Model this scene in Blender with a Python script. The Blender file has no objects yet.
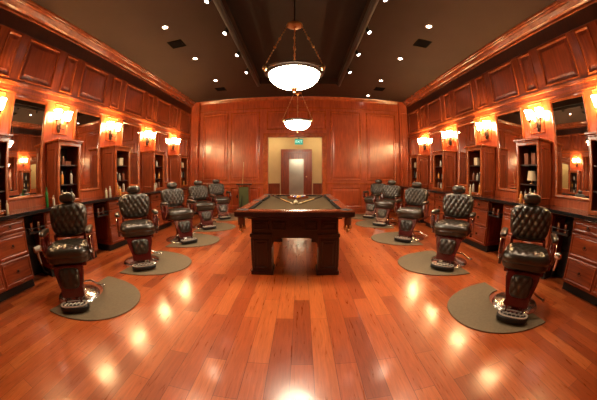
import bpy, bmesh, math, random
from mathutils import Vector, Matrix
random.seed(7)
SC = bpy.context.scene
COL = SC.collection
PI = math.pi
# ------------------------------------------------------------------ camera, world, lights, exposure
cam_data = bpy.data.cameras.new('camera')
cam = bpy.data.objects.new('camera', cam_data); COL.objects.link(cam)
cam_data.type = 'PANO'
cam_data.panorama_type = 'FISHEYE_EQUISOLID'
cam_data.sensor_width = 36.0; cam_data.sensor_height = 36.0*400/597
cam_data.fisheye_lens = 263.2*36/597
cam_data.fisheye_fov = PI
cam_data.clip_start = .05
cam.location = (0.066, 0, 1.293)
cam.rotation_euler = (PI/2-0.0958, 0, 0.0092)
SC.camera = cam
world = bpy.data.worlds.new('world'); SC.world = world
world.use_nodes = True
world.node_tree.nodes['Background'].inputs[0].default_value = (1, .62, .38, 1)
world.node_tree.nodes['Background'].inputs[1].default_value = 0.02
SC.view_settings.view_transform = 'Standard'
SC.view_settings.look = 'None'
SC.view_settings.gamma = 1
SC.view_settings.exposure = 1.5
SC.cycles.max_bounces = 8
SC.cycles.diffuse_bounces = 4
SC.cycles.glossy_bounces = 5
SC.cycles.caustics_reflective = False
SC.cycles.caustics_refractive = False
SC.cycles.sample_clamp_indirect = 6
SC.cycles.use_denoising = True
SHADE_E = 43.0      # sconce glass
BOWL_E = 20.0        # pendant glass
SPOT_W = 55.0       # each recessed downlight
TRACK_W = 22.0
HALL_W = 7.0

XW, YB, ZC = 3.91, 8.87, 4.02      # half width, far wall, ceiling
Y0, PER, MW = 1.603, 1.554, 0.80   # first mirror, bay spacing, mirror bay width
YF = -2.6

# ------------------------------------------------------------------ materials
def nt(name):
    m = bpy.data.materials.new(name); m.use_nodes = True
    t = m.node_tree; b = t.nodes['Principled BSDF']
    return m, t, b
def plain(name, col, rough=.5, metal=0, coat=0, emit=None, es=0, var=.0, vscale=12, spec=.5, bump=0):
    m, t, b = nt(name)
    b.inputs['Base Color'].default_value = (*col, 1)
    b.inputs['Roughness'].default_value = rough
    b.inputs['Metallic'].default_value = metal
    b.inputs['Coat Weight'].default_value = coat
    b.inputs['Coat Roughness'].default_value = .15
    b.inputs['Specular IOR Level'].default_value = spec
    if emit:
        b.inputs['Emission Color'].default_value = (*emit, 1); b.inputs['Emission Strength'].default_value = es
    if var or bump:
        tc = t.nodes.new('ShaderNodeTexCoord')
        n = t.nodes.new('ShaderNodeTexNoise'); n.inputs['Scale'].default_value = vscale; n.inputs['Detail'].default_value = 4
        t.links.new(tc.outputs['Object'], n.inputs['Vector'])
        if var:
            r = t.nodes.new('ShaderNodeValToRGB')
            r.color_ramp.elements[0].position = .3; r.color_ramp.elements[1].position = .7
            r.color_ramp.elements[0].color = (*[c*(1-var) for c in col], 1)
            r.color_ramp.elements[1].color = (*[min(1, c*(1+var)) for c in col], 1)
            t.links.new(n.outputs['Fac'], r.inputs['Fac']); t.links.new(r.outputs['Color'], b.inputs['Base Color'])
        if bump:
            bp = t.nodes.new('ShaderNodeBump'); bp.inputs['Strength'].default_value = bump; bp.inputs['Distance'].default_value = .01
            t.links.new(n.outputs['Fac'], bp.inputs['Height']); t.links.new(bp.outputs['Normal'], b.inputs['Normal'])
    return m
def wood(name, dark, light, rough=.3, coat=.4, scale=(9, 9, .9), blotch=.5):
    m, t, b = nt(name)
    tc = t.nodes.new('ShaderNodeTexCoord'); mp = t.nodes.new('ShaderNodeMapping')
    mp.inputs['Scale'].default_value = scale
    t.links.new(tc.outputs['Object'], mp.inputs['Vector'])
    n = t.nodes.new('ShaderNodeTexNoise'); n.inputs['Scale'].default_value = 3; n.inputs['Detail'].default_value = 7; n.inputs['Distortion'].default_value = .6
    t.links.new(mp.outputs['Vector'], n.inputs['Vector'])
    r = t.nodes.new('ShaderNodeValToRGB')
    r.color_ramp.elements[0].position = .3; r.color_ramp.elements[1].position = .72
    r.color_ramp.elements[0].color = (*dark, 1); r.color_ramp.elements[1].color = (*light, 1)
    t.links.new(n.outputs['Fac'], r.inputs['Fac'])
    n2 = t.nodes.new('ShaderNodeTexNoise'); n2.inputs['Scale'].default_value = 1.3; n2.inputs['Detail'].default_value = 3
    t.links.new(tc.outputs['Object'], n2.inputs['Vector'])
    mr = t.nodes.new('ShaderNodeMapRange'); mr.inputs[1].default_value = .3; mr.inputs[2].default_value = .7
    mr.inputs[3].default_value = 1-blotch*.5; mr.inputs[4].default_value = 1+blotch*.35
    t.links.new(n2.outputs['Fac'], mr.inputs[0])
    mx = t.nodes.new('ShaderNodeVectorMath'); mx.operation = 'SCALE'
    t.links.new(r.outputs['Color'], mx.inputs[0]); t.links.new(mr.outputs[0], mx.inputs['Scale'])
    t.links.new(mx.outputs['Vector'], b.inputs['Base Color'])
    b.inputs['Roughness'].default_value = rough
    b.inputs['Coat Weight'].default_value = coat; b.inputs['Coat Roughness'].default_value = .22
    return m
def floor_mat():
    m, t, b = nt('cherry_floor_boards')
    tc = t.nodes.new('ShaderNodeTexCoord'); mp = t.nodes.new('ShaderNodeMapping')
    mp.inputs['Rotation'].default_value = (0, 0, PI/2)
    t.links.new(tc.outputs['Object'], mp.inputs['Vector'])
    br = t.nodes.new('ShaderNodeTexBrick')
    br.offset = .37; br.offset_frequency = 2
    br.inputs['Scale'].default_value = 1; br.inputs['Brick Width'].default_value = 1.05; br.inputs['Row Height'].default_value = .155
    br.inputs['Mortar Size'].default_value = .0016; br.inputs['Mortar Smooth'].default_value = .1
    br.inputs['Color1'].default_value = (0, 0, 0, 1); br.inputs['Color2'].default_value = (1, 1, 1, 1); br.inputs['Mortar'].default_value = (.1, .1, .1, 1)
    t.links.new(mp.outputs['Vector'], br.inputs['Vector'])
    r = t.nodes.new('ShaderNodeValToRGB')
    e = r.color_ramp.elements
    e[0].position = 0; e[0].color = (.27, .050, .012, 1)
    e[1].position = 1; e[1].color = (.52, .135, .034, 1)
    k = e.new(.35); k.color = (.40, .080, .019, 1)
    k = e.new(.7); k.color = (.46, .102, .025, 1)
    t.links.new(br.outputs['Color'], r.inputs['Fac'])
    g = t.nodes.new('ShaderNodeMapping'); g.inputs['Scale'].default_value = (16, 1.2, 1)
    t.links.new(tc.outputs['Object'], g.inputs['Vector'])
    n = t.nodes.new('ShaderNodeTexNoise'); n.inputs['Scale'].default_value = 3; n.inputs['Detail'].default_value = 8; n.inputs['Distortion'].default_value = 1.2
    t.links.new(g.outputs['Vector'], n.inputs['Vector'])
    mr = t.nodes.new('ShaderNodeMapRange'); mr.inputs[1].default_value = .3; mr.inputs[2].default_value = .7; mr.inputs[3].default_value = .78; mr.inputs[4].default_value = 1.16
    t.links.new(n.outputs['Fac'], mr.inputs[0])
    s = t.nodes.new('ShaderNodeVectorMath'); s.operation = 'SCALE'
    t.links.new(r.outputs['Color'], s.inputs[0]); t.links.new(mr.outputs[0], s.inputs['Scale'])
    mm = t.nodes.new('ShaderNodeMix'); mm.data_type = 'RGBA'
    t.links.new(br.outputs['Fac'], mm.inputs[0]); t.links.new(s.outputs['Vector'], mm.inputs[6]); mm.inputs[7].default_value = (.09, .018, .006, 1)
    t.links.new(mm.outputs[2], b.inputs['Base Color'])
    rr = t.nodes.new('ShaderNodeMapRange'); rr.inputs[3].default_value = .24; rr.inputs[4].default_value = .34
    t.links.new(n.outputs['Fac'], rr.inputs[0]); t.links.new(rr.outputs[0], b.inputs['Roughness'])
    b.inputs['Coat Weight'].default_value = .6; b.inputs['Coat Roughness'].default_value = .15
    n3 = t.nodes.new('ShaderNodeTexNoise'); n3.inputs['Scale'].default_value = 5; n3.inputs['Detail'].default_value = 2
    t.links.new(tc.outputs['Object'], n3.inputs['Vector'])
    bp = t.nodes.new('ShaderNodeBump'); bp.inputs['Strength'].default_value = .12; bp.inputs['Distance'].default_value = .01
    t.links.new(n3.outputs['Fac'], bp.inputs['Height']); t.links.new(bp.outputs['Normal'], b.inputs['Normal'])
    t.links.new(bp.outputs['Normal'], b.inputs['Coat Normal'])
    return m
M = dict(
    floor=floor_mat(),
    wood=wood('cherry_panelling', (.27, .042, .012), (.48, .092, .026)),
    upper=wood('dark_upper_panelling', (.13, .021, .007), (.26, .050, .015)),  # darker tone for the upper zone of the side walls
    frieze=wood('near_black_frieze', (.030, .007, .004), (.055, .012, .006), rough=.4, coat=.2),  # near-black band between the panel tops and the crown
    crown=wood('dark_cherry_crown', (.13, .024, .008), (.26, .055, .016), rough=.2, coat=.9, scale=(3, 3, 3)),
    pipe=plain('dark_painted_pipe', (.018, .013, .012), .5),
    woodh=wood('cherry_moulding', (.24, .046, .012), (.46, .110, .028), rough=.22, coat=.6, scale=(3, 3, 3)),
    cab=wood('cherry_cabinet', (.16, .026, .008), (.32, .062, .017), rough=.3),
    drawer=wood('cherry_drawer_front', (.17, .030, .009), (.34, .070, .018), rough=.3, scale=(9, .9, 9)),
    dark=wood('dark_mahogany', (.014, .005, .006), (.030, .009, .009), rough=.35, coat=.3),
    railw=wood('polished_rail_wood', (.12, .026, .010), (.24, .058, .020), rough=.25, coat=.6, scale=(3, 3, 3)),
    ceil=plain('brown_painted_ceiling', (.034, .0165, .0115), .8, var=.08, vscale=1.5, bump=.1, spec=.25),
    recess=plain('dark_painted_recess', (.020, .015, .014), .75, var=.1, vscale=1.5),
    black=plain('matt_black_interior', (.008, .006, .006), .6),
    metal_black=plain('black_metal', (.015, .013, .012), .4, metal=.3),
    stone=plain('black_polished_stone', (.012, .012, .012), .12, var=.5, vscale=60, coat=.5),
    mirror=plain('mirror_glass', (.88, .88, .86), .01, metal=1),
    leather=plain('black_leather', (.022, .017, .011), .28, coat=.45, spec=.6),
    burg=plain('burgundy_enamel', (.085, .008, .006), .25, coat=.6),
    chrome=plain('polished_chrome', (.78, .74, .70), .18, metal=1),
    brushed=plain('brushed_steel', (.75, .70, .62), .42, metal=.8),
    mat=plain('grey_rubber_mat', (.150, .110, .062), .62, var=.12, vscale=40, bump=.2),
    matedge=plain('dark_rubber_edge', (.05, .042, .03), .6),
    cloth=plain('olive_brown_cloth', (.072, .046, .022), 1, var=.08, vscale=150, spec=.1),
    cushion=plain('dark_cushion_cloth', (.012, .009, .007), 1, spec=.08),
    brass=plain('antique_brass', (.62, .36, .16), .32, metal=.85),
    bronze=plain('dark_bronze', (.05, .03, .02), .4, metal=.7),
    leatherp=plain('brown_pocket_leather', (.12, .035, .015), .5),
    shade=plain('glowing_sconce_glass', (.9, .8, .6), .4, emit=(1, .66, .30), es=SHADE_E),
    bowl=plain('glowing_alabaster_bowl', (.9, .85, .75), .4, emit=(1, .86, .62), es=BOWL_E, var=.1, vscale=8),
    lamp=plain('glowing_lamp_face', (1, .9, .8), .4, emit=(1, .84, .70), es=14),
    white=plain('white_plastic', (.50, .45, .36), .4),
    beige=plain('beige_plaster', (.62, .50, .28), .8, var=.05, vscale=3),
    exitg=plain('green_exit_face', (.02, .30, .24), .4, emit=(.01, .32, .22), es=.35),
    exitw=plain('lit_exit_letters', (.8, 1, .9), .4, emit=(.5, .9, .75), es=.4),
    frost=plain('frosted_door_glass', (.50, .50, .44), .22, metal=.55, var=.15, vscale=2),
    green=plain('green_plastic', (.01, .16, .03), .3, coat=.5),
    amber=plain('amber_plastic', (.65, .26, .05), .3, coat=.4),
    cream=plain('cream_plastic', (.60, .50, .32), .45),
    brownp=plain('brown_card', (.22, .07, .03), .5),
    greenfelt=plain('green_felt', (.07, .085, .03), .9),
    maple=wood('pale_maple', (.55, .36, .14), (.75, .52, .24), rough=.25, scale=(3, 3, 3)),
    grille=plain('dark_vent_metal', (.005, .004, .004), .9, spec=.05),
)

# ------------------------------------------------------------------ mesh helpers
def obj(name, bm, mat, parent=None, smooth=False, bev=0):
    if isinstance(mat, str): mat = M[mat]
    bmesh.ops.recalc_face_normals(bm, faces=bm.faces[:])
    me = bpy.data.meshes.new(name); bm.to_mesh(me); bm.free()
    o = bpy.data.objects.new(name, me); COL.objects.link(o)
    mats = mat if isinstance(mat, (list, tuple)) else [mat]
    for m in mats: me.materials.append(M[m] if isinstance(m, str) else m)
    if smooth:
        for p in me.polygons: p.use_smooth = True
        if smooth != 'all':
            try: me.set_sharp_from_angle(angle=math.radians(40))
            except Exception: pass
    if bev:
        b = o.modifiers.new('edge', 'BEVEL'); b.width = bev; b.segments = 2; b.limit_method = 'ANGLE'
    if parent: o.parent = parent
    return o
def tag(o, label=None, cat=None, group=None, kind=None):
    if label: o['label'] = label
    if cat: o['category'] = cat
    if group: o['group'] = group
    if kind: o['kind'] = kind
    return o
def thing(name, loc, rz, label, cat, group=None):
    o = bpy.data.objects.new(name, None); COL.objects.link(o)
    o.location = loc; o.rotation_euler = (0, 0, rz); o.empty_display_size = .1
    return tag(o, label, cat, group)
def copy_tree(o, parent=None):
    c = o.copy(); COL.objects.link(c)
    if parent: c.parent = parent
    for ch in [x for x in bpy.data.objects if x.parent == o]: copy_tree(ch, c)
    return c
def struct(name, bm, mat, parent=None, **k):
    o = obj(name, bm, mat, parent, **k)
    if not parent: o['kind'] = 'structure'
    return o
def B(): return bmesh.new()
def box(bm, x0, x1, y0, y1, z0, z1, mi=0, skip=()):
    v = [bm.verts.new(p) for p in ((x0,y0,z0),(x1,y0,z0),(x1,y1,z0),(x0,y1,z0),(x0,y0,z1),(x1,y0,z1),(x1,y1,z1),(x0,y1,z1))]
    F = {'b':(0,3,2,1),'t':(4,5,6,7),'-y':(0,1,5,4),'+x':(1,2,6,5),'+y':(2,3,7,6),'-x':(3,0,4,7)}
    for k, f in F.items():
        if k in skip: continue
        fc = bm.faces.new([v[i] for i in f]); fc.material_index = mi
    return bm
def boxm(*a, **k): return box(B(), *a, **k)
def lathe(bm, prof, seg=24, c=(0,0,0), axis='z', mi=0):
    rings = []
    for r, h in prof:
        ring = []
        for i in range(seg):
            a = 2*PI*i/seg
            p = (r*math.cos(a), r*math.sin(a), h)
            if axis == 'x': p = (h, p[0], p[1])
            elif axis == 'y': p = (p[0], h, p[1])
            ring.append(bm.verts.new((p[0]+c[0], p[1]+c[1], p[2]+c[2])))
        rings.append(ring)
    for a, b in zip(rings, rings[1:]):
        for i in range(seg):
            f = bm.faces.new((a[i], a[(i+1) % seg], b[(i+1) % seg], b[i])); f.material_index = mi
    if prof[0][0] > 1e-4: bm.faces.new(rings[0][::-1]).material_index = mi
    if prof[-1][0] > 1e-4: bm.faces.new(rings[-1]).material_index = mi
    return bm
def tube(bm, pts, r, seg=8, mi=0):
    pts = [Vector(p) for p in pts]; rr = r if isinstance(r, (list, tuple)) else [r]*len(pts)
    rings = []; up = None
    for i, p in enumerate(pts):
        d = (pts[min(i+1, len(pts)-1)]-pts[max(i-1, 0)]).normalized()
        if up is None: up = Vector((0,0,1)) if abs(d.z) < .9 else Vector((1,0,0))
        a = d.cross(up).normalized(); b = a.cross(d).normalized(); up = b
        rings.append([bm.verts.new(p+(a*math.cos(2*PI*k/seg)+b*math.sin(2*PI*k/seg))*rr[i]) for k in range(seg)])
    for A, C in zip(rings, rings[1:]):
        for k in range(seg): bm.faces.new((A[k], A[(k+1) % seg], C[(k+1) % seg], C[k])).material_index = mi
    bm.faces.new(rings[0][::-1]).material_index = mi; bm.faces.new(rings[-1]).material_index = mi
    return bm
def ell(bm, c, r, su=16, sv=10, mi=0):
    prof = [(math.sin(PI*i/sv), -math.cos(PI*i/sv)) for i in range(sv+1)]
    rings = [[bm.verts.new((c[0]+r[0]*a*math.cos(2*PI*k/su), c[1]+r[1]*a*math.sin(2*PI*k/su), c[2]+r[2]*h)) for k in range(su)] for a, h in prof[1:-1]]
    b0 = bm.verts.new((c[0], c[1], c[2]-r[2])); b1 = bm.verts.new((c[0], c[1], c[2]+r[2]))
    for A, C in zip(rings, rings[1:]):
        for k in range(su): bm.faces.new((A[k], A[(k+1) % su], C[(k+1) % su], C[k])).material_index = mi
    for k in range(su):
        bm.faces.new((b0, rings[0][(k+1) % su], rings[0][k])).material_index = mi
        bm.faces.new((b1, rings[-1][k], rings[-1][(k+1) % su])).material_index = mi
    return bm
def prism(bm, poly, f, d0, d1, mi=0):
    a = [bm.verts.new(f(u, v, d0)) for u, v in poly]; b = [bm.verts.new(f(u, v, d1)) for u, v in poly]
    n = len(poly)
    for i in range(n): bm.faces.new((a[i], a[(i+1) % n], b[(i+1) % n], b[i])).material_index = mi
    bm.faces.new(a[::-1]).material_index = mi; bm.faces.new(b).material_index = mi
    return bm
def rings_rect(bm, f, u0, u1, v0, v1, prof, cap=True, mis=None):
    """concentric rectangles (inset, depth) joined into moulding"""
    prev = None
    for j, (ins, d) in enumerate(prof):
        c = [bm.verts.new(f(u, v, d)) for u, v in ((u0+ins, v0+ins), (u1-ins, v0+ins), (u1-ins, v1-ins), (u0+ins, v1-ins))]
        if prev:
            for k in range(4):
                fc = bm.faces.new((prev[k], prev[(k+1) % 4], c[(k+1) % 4], c[k]))
                if mis: fc.material_index = mis[j-1]
        prev = c
    if cap:
        fc = bm.faces.new(prev)
        if mis: fc.material_index = mis[-1]
# panel = raised moulding ring + bevelled raised field
PANEL = [(0, 0), (.004, .022), (.020, .028), (.036, .016), (.042, .002), (.075, .002), (.115, .014)]
PMI = [1, 1, 1, 1, 0, 0, 0]
def side(s, x=XW):       # map for side walls: u = y, v = z, d = distance into the room
    return lambda u, v, d: (s*(x-d), u, v)
def far(y=YB):
    return lambda u, v, d: (u, y-d, v)

# ------------------------------------------------------------------ room shell
struct('floor', boxm(-XW-.1, XW+.1, YF-.1, 10.6, -.06, 0), 'floor')
RX, RY1 = 1.16, 7.45     # recess in the ceiling
bm = B()
for a in ((-XW-.1, -RX, YF-.1, YB+.1), (RX, XW+.1, YF-.1, YB+.1), (-RX, RX, RY1, YB+.1)): box(bm, *a, ZC, ZC+.45, skip=())
box(bm, -RX, RX, YF-.1, RY1, ZC+.22, ZC+.45, mi=1)
ceiling = struct('ceiling', bm, ['ceil', 'recess'])

def bay_y(k): return Y0+PER*k
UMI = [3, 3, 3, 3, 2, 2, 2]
def side_wall(s, nm):
    bm = B(); f = side(s)
    prism(bm, [(YF-.1, 0), (YB+.1, 0), (YB+.1, 2.70), (YF-.1, 2.70)], f, 0, -.12)
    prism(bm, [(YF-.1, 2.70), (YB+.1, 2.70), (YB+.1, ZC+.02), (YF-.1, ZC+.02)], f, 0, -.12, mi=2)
    for k in range(-3, 5):
        a = bay_y(k)
        b = min(a+.82, YB-.18)
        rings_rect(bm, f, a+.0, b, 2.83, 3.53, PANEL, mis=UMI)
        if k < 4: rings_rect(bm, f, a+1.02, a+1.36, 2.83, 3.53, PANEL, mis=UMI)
        if k < -1: rings_rect(bm, f, a, b, 1.2, 2.5, PANEL, mis=PMI)
        # panel behind each sconce
        if k < 4: rings_rect(bm, f, a+1.00, a+1.38, 2.10, 2.62, [(0, 0), (.003, .014), (.014, .018), (.024, .004)], mis=[1, 1, 1, 0])
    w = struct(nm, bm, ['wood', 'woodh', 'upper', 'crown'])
    struct('frieze_band', prism(B(), [(YF, 3.565), (YB, 3.565), (YB, 3.81), (YF, 3.81)], f, 0, .008), 'frieze', w)
    # crown
    prof = [(0, 3.80), (.028, 3.805), (.036, 3.83), (.028, 3.85), (.070, 3.868), (.078, 3.89), (.105, 3.93), (.108, 3.95), (.145, 3.962), (.150, 3.985), (.170, 3.990), (.175, 4.019), (0, 4.019)]
    bm = B()
    A = [bm.verts.new((s*(XW-d), YF, z)) for d, z in prof]; C = [bm.verts.new((s*(XW-d), YB, z)) for d, z in prof]
    for i in range(len(prof)): bm.faces.new((A[i], A[(i+1) % len(prof)], C[(i+1) % len(prof)], C[i]))
    bm.faces.new(A[::-1]); bm.faces.new(C)
    tag(struct('trim_1' if s < 0 else 'trim_2', bm, 'crown', smooth=True), 'stepped cherry crown moulding along the top of the %s wall' % ('left' if s < 0 else 'right'))
    # rails and picture ledges
    bm = B()
    for z0, z1, d in ((2.745, 2.80, .022), (2.635, 2.66, .016)):
        prism(bm, [(YF, z0), (YB, z0), (YB, z1), (YF, z1)], f, 0, d)
    struct('trim_3' if s < 0 else 'trim_4', bm, 'woodh', bev=.004)
side_wall(-1, 'wall_left'); side_wall(1, 'wall_right')

# far wall with its opening
OX0, OX1, OZ = -1.05, .78, 2.58
f = far()
bm = B()
for a in ((-XW-.1, OX0, 0, ZC+.02), (OX1, XW+.1, 0, ZC+.02), (OX0, OX1, OZ, ZC+.02)):
    prism(bm, [(a[0], a[2]), (a[1], a[2]), (a[1], a[3]), (a[0], a[3])], f, 0, -.16)
for x0, x1 in ((-3.42, -2.48), (-2.38, -1.34), (1.08, 2.14), (2.34, 3.44)):
    rings_rect(bm, f, x0, x1, 1.12, 3.50, PANEL, mis=PMI)
    rings_rect(bm, f, x0, x1, .20, .88, PANEL, mis=PMI)
rings_rect(bm, f, -1.10, -.42, 2.84, 3.50, PANEL, mis=PMI)
rings_rect(bm, f, -.34, .34, 2.84, 3.50, PANEL, mis=PMI)
rings_rect(bm, f, .42, .92, 2.84, 3.50, PANEL, mis=PMI)
struct('wall_back', bm, ['wood', 'woodh'])
bm = B()
for x0, x1 in ((-3.55, OX0-.16), (OX1+.16, 3.55)):
    prism(bm, [(x0, .98), (x1, .98), (x1, 1.03), (x0, 1.03)], f, 0, .03)
prism(bm, [(-3.6, 3.60), (3.6, 3.60), (3.6, 3.63), (-3.6, 3.63)], f, 0, .015)
struct('trim_5', bm, 'woodh', bev=.006)
bm = B()
prof = [(0, 3.91), (.02, 3.915), (.03, 3.94), (.06, 3.97), (.07, 3.985), (.08, 4.019), (0, 4.019)]
A = [bm.verts.new((-3.6, YB-d, z)) for d, z in prof]; C = [bm.verts.new((3.6, YB-d, z)) for d, z in prof]
for i in range(len(prof)): bm.faces.new((A[i], A[(i+1) % len(prof)], C[(i+1) % len(prof)], C[i]))
bm.faces.new(A[::-1]); bm.faces.new(C)
struct('trim_6', bm, 'woodh', smooth=True)
bm = B()
for x0, x1 in ((-3.55, OX0-.16), (OX1+.16, 3.55)):
    prism(bm, [(x0, 0), (x1, 0), (x1, .14), (x0, .14)], f, 0, .025)
struct('baseboard_back', bm, 'cab', bev=.006)
# opening casing
bm = B()
prism(bm, [(OX0-.16, 0), (OX0, 0), (OX0, OZ), (OX0-.16, OZ+.14)], f, 0, .035)
prism(bm, [(OX1, 0), (OX1+.16, 0), (OX1+.16, OZ+.14), (OX1, OZ)], f, 0, .035)
prism(bm, [(OX0, OZ), (OX1, OZ), (OX1+.16, OZ+.14), (OX0-.16, OZ+.14)], f, 0, .035)
tag(struct('trim_7', bm, 'woodh', bev=.008), 'plain cherry casing around the opening in the far wall')
# corner pilasters
for i, s in enumerate((-1, 1)):
    bm = B()
    x0, x1 = sorted((s*3.93, s*3.58))
    box(bm, x0, x1, YB-.10, YB+.02, 0, 4.01)
    rings_rect(bm, far(YB-.10), x0+.07, x1-.06, .35, 3.6, [(0, 0), (.004, .012), (.018, .014), (.03, .003)])
    struct('trim_%d' % (8+i), bm, 'wood', bev=.006)
# wall behind the camera
bm = B(); g = lambda u, v, d: (u, YF+d, v)
prism(bm, [(-XW-.1, 0), (XW+.1, 0), (XW+.1, ZC+.02), (-XW-.1, ZC+.02)], g, 0, -.12)
for i in range(6): rings_rect(bm, g, -3.6+i*1.22, -2.5+i*1.22, 1.12, 3.50, PANEL, mis=PMI); rings_rect(bm, g, -3.6+i*1.22, -2.5+i*1.22, .2, .9, PANEL, mis=PMI)
struct('wall_front', bm, ['wood', 'woodh'])

# passage beyond the opening
PX0, PX1, PY, PZ = -1.75, 1.5, 10.55, 2.95
bm = B()
box(bm, PX0-.1, PX0, YB+.16, PY, 0, PZ); box(bm, PX1, PX1+.1, YB+.16, PY, 0, PZ)
struct('wall_passage_side', bm, 'beige')
struct('wall_passage_end', boxm(PX0-.1, PX1+.1, PY, PY+.1, 0, PZ), 'beige')
struct('ceiling_passage', boxm(PX0-.1, PX1+.1, YB+.16, PY+.1, PZ, PZ+.08), 'beige')
bm = B()
for a, b in ((PX0, -.78), (.55, PX1)): 
    box(bm, a, b, PY-.02, PY, 0, .90); box(bm, a, b, PY-.045, PY, .90, .95)
for x0, x1 in ((PX0, PX0+.02), (PX1-.02, PX1)): box(bm, x0, x1, YB+.17, PY-.05, 0, .93)
tag(struct('trim_10', bm, 'cab', bev=.004), 'brown wainscot with a cap rail in the passage beyond the opening')
door = bpy.data.objects.new('door_1', None); COL.objects.link(door); door['kind'] = 'structure'; door.location = (-.115, PY, 0)
g = lambda u, v, d: (u, -d, v)
bm = B()
prism(bm, [(-.62, 0), (-.50, 0), (-.50, 2.2), (-.62, 2.32)], g, 0, .06); prism(bm, [(.50, 0), (.62, 0), (.62, 2.32), (.50, 2.2)], g, 0, .06)
prism(bm, [(-.50, 2.2), (.50, 2.2), (.62, 2.32), (-.62, 2.32)], g, 0, .06)
obj('door_frame', bm, 'cab', door, bev=.006)
bm = B()
prism(bm, [(-.50, 0), (-.29, 0), (-.29, 2.2), (-.50, 2.2)], g, 0, .035); prism(bm, [(.29, 0), (.50, 0), (.50, 2.2), (.29, 2.2)], g, 0, .035)
prism(bm, [(-.29, 0), (.29, 0), (.29, .34), (-.29, .34)], g, 0, .035); prism(bm, [(-.29, 1.92), (.29, 1.92), (.29, 2.2), (-.29, 2.2)], g, 0, .035)
obj('door_leaf', bm, 'cab', door, bev=.004)
obj('glass_pane', prism(B(), [(-.29, .34), (.29, .34), (.29, 1.92), (-.29, 1.92)], g, .008, .02), 'frost', door)
bm = B(); lathe(bm, [(.03, 0), (.03, -.012), (.012, -.016), (.012, -.045), (.03, -.055), (.032, -.075), (.0001, -.085)], 14, (.40, -.035, 1.22), 'y')
obj('door_knob', bm, 'brass', door, smooth=True)

# exit sign
ex = thing('exit_sign', (-.01, 9.75, 2.43), 0, 'lit green exit sign with pale letters hanging before the far door', 'exit sign')
obj('sign_face', boxm(-.15, .15, -.02, .02, -.01, .20), 'exitg', ex, bev=.006)
obj('hanger', boxm(-.02, .02, -.01, .01, .20, .52), 'metal_black', ex)
fc = bpy.data.curves.new('exit_letters', 'FONT'); fc.body = 'EXIT'; fc.size = .125; fc.extrude = .003; fc.align_x = 'CENTER'; fc.align_y = 'CENTER'; fc.materials.append(M['exitw'])
tmp = bpy.data.objects.new('tmp', fc); fm = bpy.data.meshes.new_from_object(tmp); fo = bpy.data.objects.new('exit_letters', fm); bpy.data.objects.remove(tmp); COL.objects.link(fo); fo.parent = ex; fo.location = (0, -.024, .095); fo.rotation_euler = (PI/2, 0, 0)

# ------------------------------------------------------------------ wall bays: mirrors, towers, sconces, counter, drawers
ORD = ['first', 'second', 'third', 'fourth', 'fifth']
def mirror(s, k):
    sd = 'left' if s < 0 else 'right'
    a = bay_y(k); b = a+MW
    if k == 4: b = a+.70
    where = ['nearest the camera, first of its wall', 'between the first and second shelf towers', 'between the second and third shelf towers', 'between the third and fourth shelf towers', 'last before the far wall'][k]
    t = thing('wall_mirror', (s*XW, a, 1.0), 0, 'tall cherry framed mirror on the %s wall, %s' % (sd, where), 'mirror', 'wall mirrors above the counters')
    L = b-a
    f = lambda u, v, d: (-s*d, u, v-1.0)
    bm = B()
    P = [(0, .001), (.002, .030), (.018, .038), (.034, .030), (.044, .016), (.050, .008)]
    rings_rect(bm, f, -.0, L, 1.11, 2.60, P, cap=False)
    obj('mirror_frame', bm, 'woodh', t, smooth=True)
    obj('mirror_glass', prism(B(), [(.045, 1.155), (L-.045, 1.155), (L-.045, 2.555), (.045, 2.555)], f, .001, .009), 'mirror', t)
def tower(s, k, y):
    sd = 'left' if s < 0 else 'right'
    look = {-1: 'cut by the picture edge', 0: 'first whole one', 1: 'second whole one', 2: 'third whole one', 3: 'fourth and farthest'}[k]
    t = thing('shelf_tower', (s*XW, y, .982), 0 if s < 0 else PI, 'narrow open cherry shelf tower standing on the %s counter, %s' % (sd, look), 'shelf unit', 'shelf towers on the counters')
    # local: x = out of wall, y along; for s>0 rotated by pi
    D, H, W = .41, .93, .27
    bm = B()
    box(bm, 0.002, D, -W, -W+.03, 0, H); box(bm, 0.002, D, W-.03, W, 0, H); box(bm, 0.002, D-.005, -W+.03, W-.03, 0, .05); box(bm, 0.002, D-.005, -W+.03, W-.03, H-.04, H)
    for q in (-1, 1):
        g = lambda u, v, d, q=q: (u, q*(W+d), v)
        rings_rect(bm, g, .05, D-.06, .08, H-.08, [(0, 0), (.003, .008), (.014, .010), (.024, .001)], cap=False)
    obj('cabinet_body', bm, 'cab', t)
    obj('back_lining', boxm(.004, .012, -W+.03, W-.03, .05, H-.04), 'black', t)
    bm = B()
    g = lambda u, v, d: (D+d, u, v)
    rings_rect(bm, g, -W, W, 0, H, [(0, 0), (0, .012), (.006, .018), (.045, .018), (.055, .010), (.055, -.03)], cap=False)
    obj('face_frame', bm, 'woodh', t)
    bm = B()
    for z0, z1, e in ((H, H+.018, .015), (H+.018, H+.045, .045)): box(bm, .002, D+e, -W-e, W+e, z0, z1)
    obj('cornice', bm, 'woodh', t, bev=.006)
    for z in (.27, .57): obj('shelf', boxm(.014, D-.03, -W+.032, W-.032, z, z+.018), 'dark', t)
    return t
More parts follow.
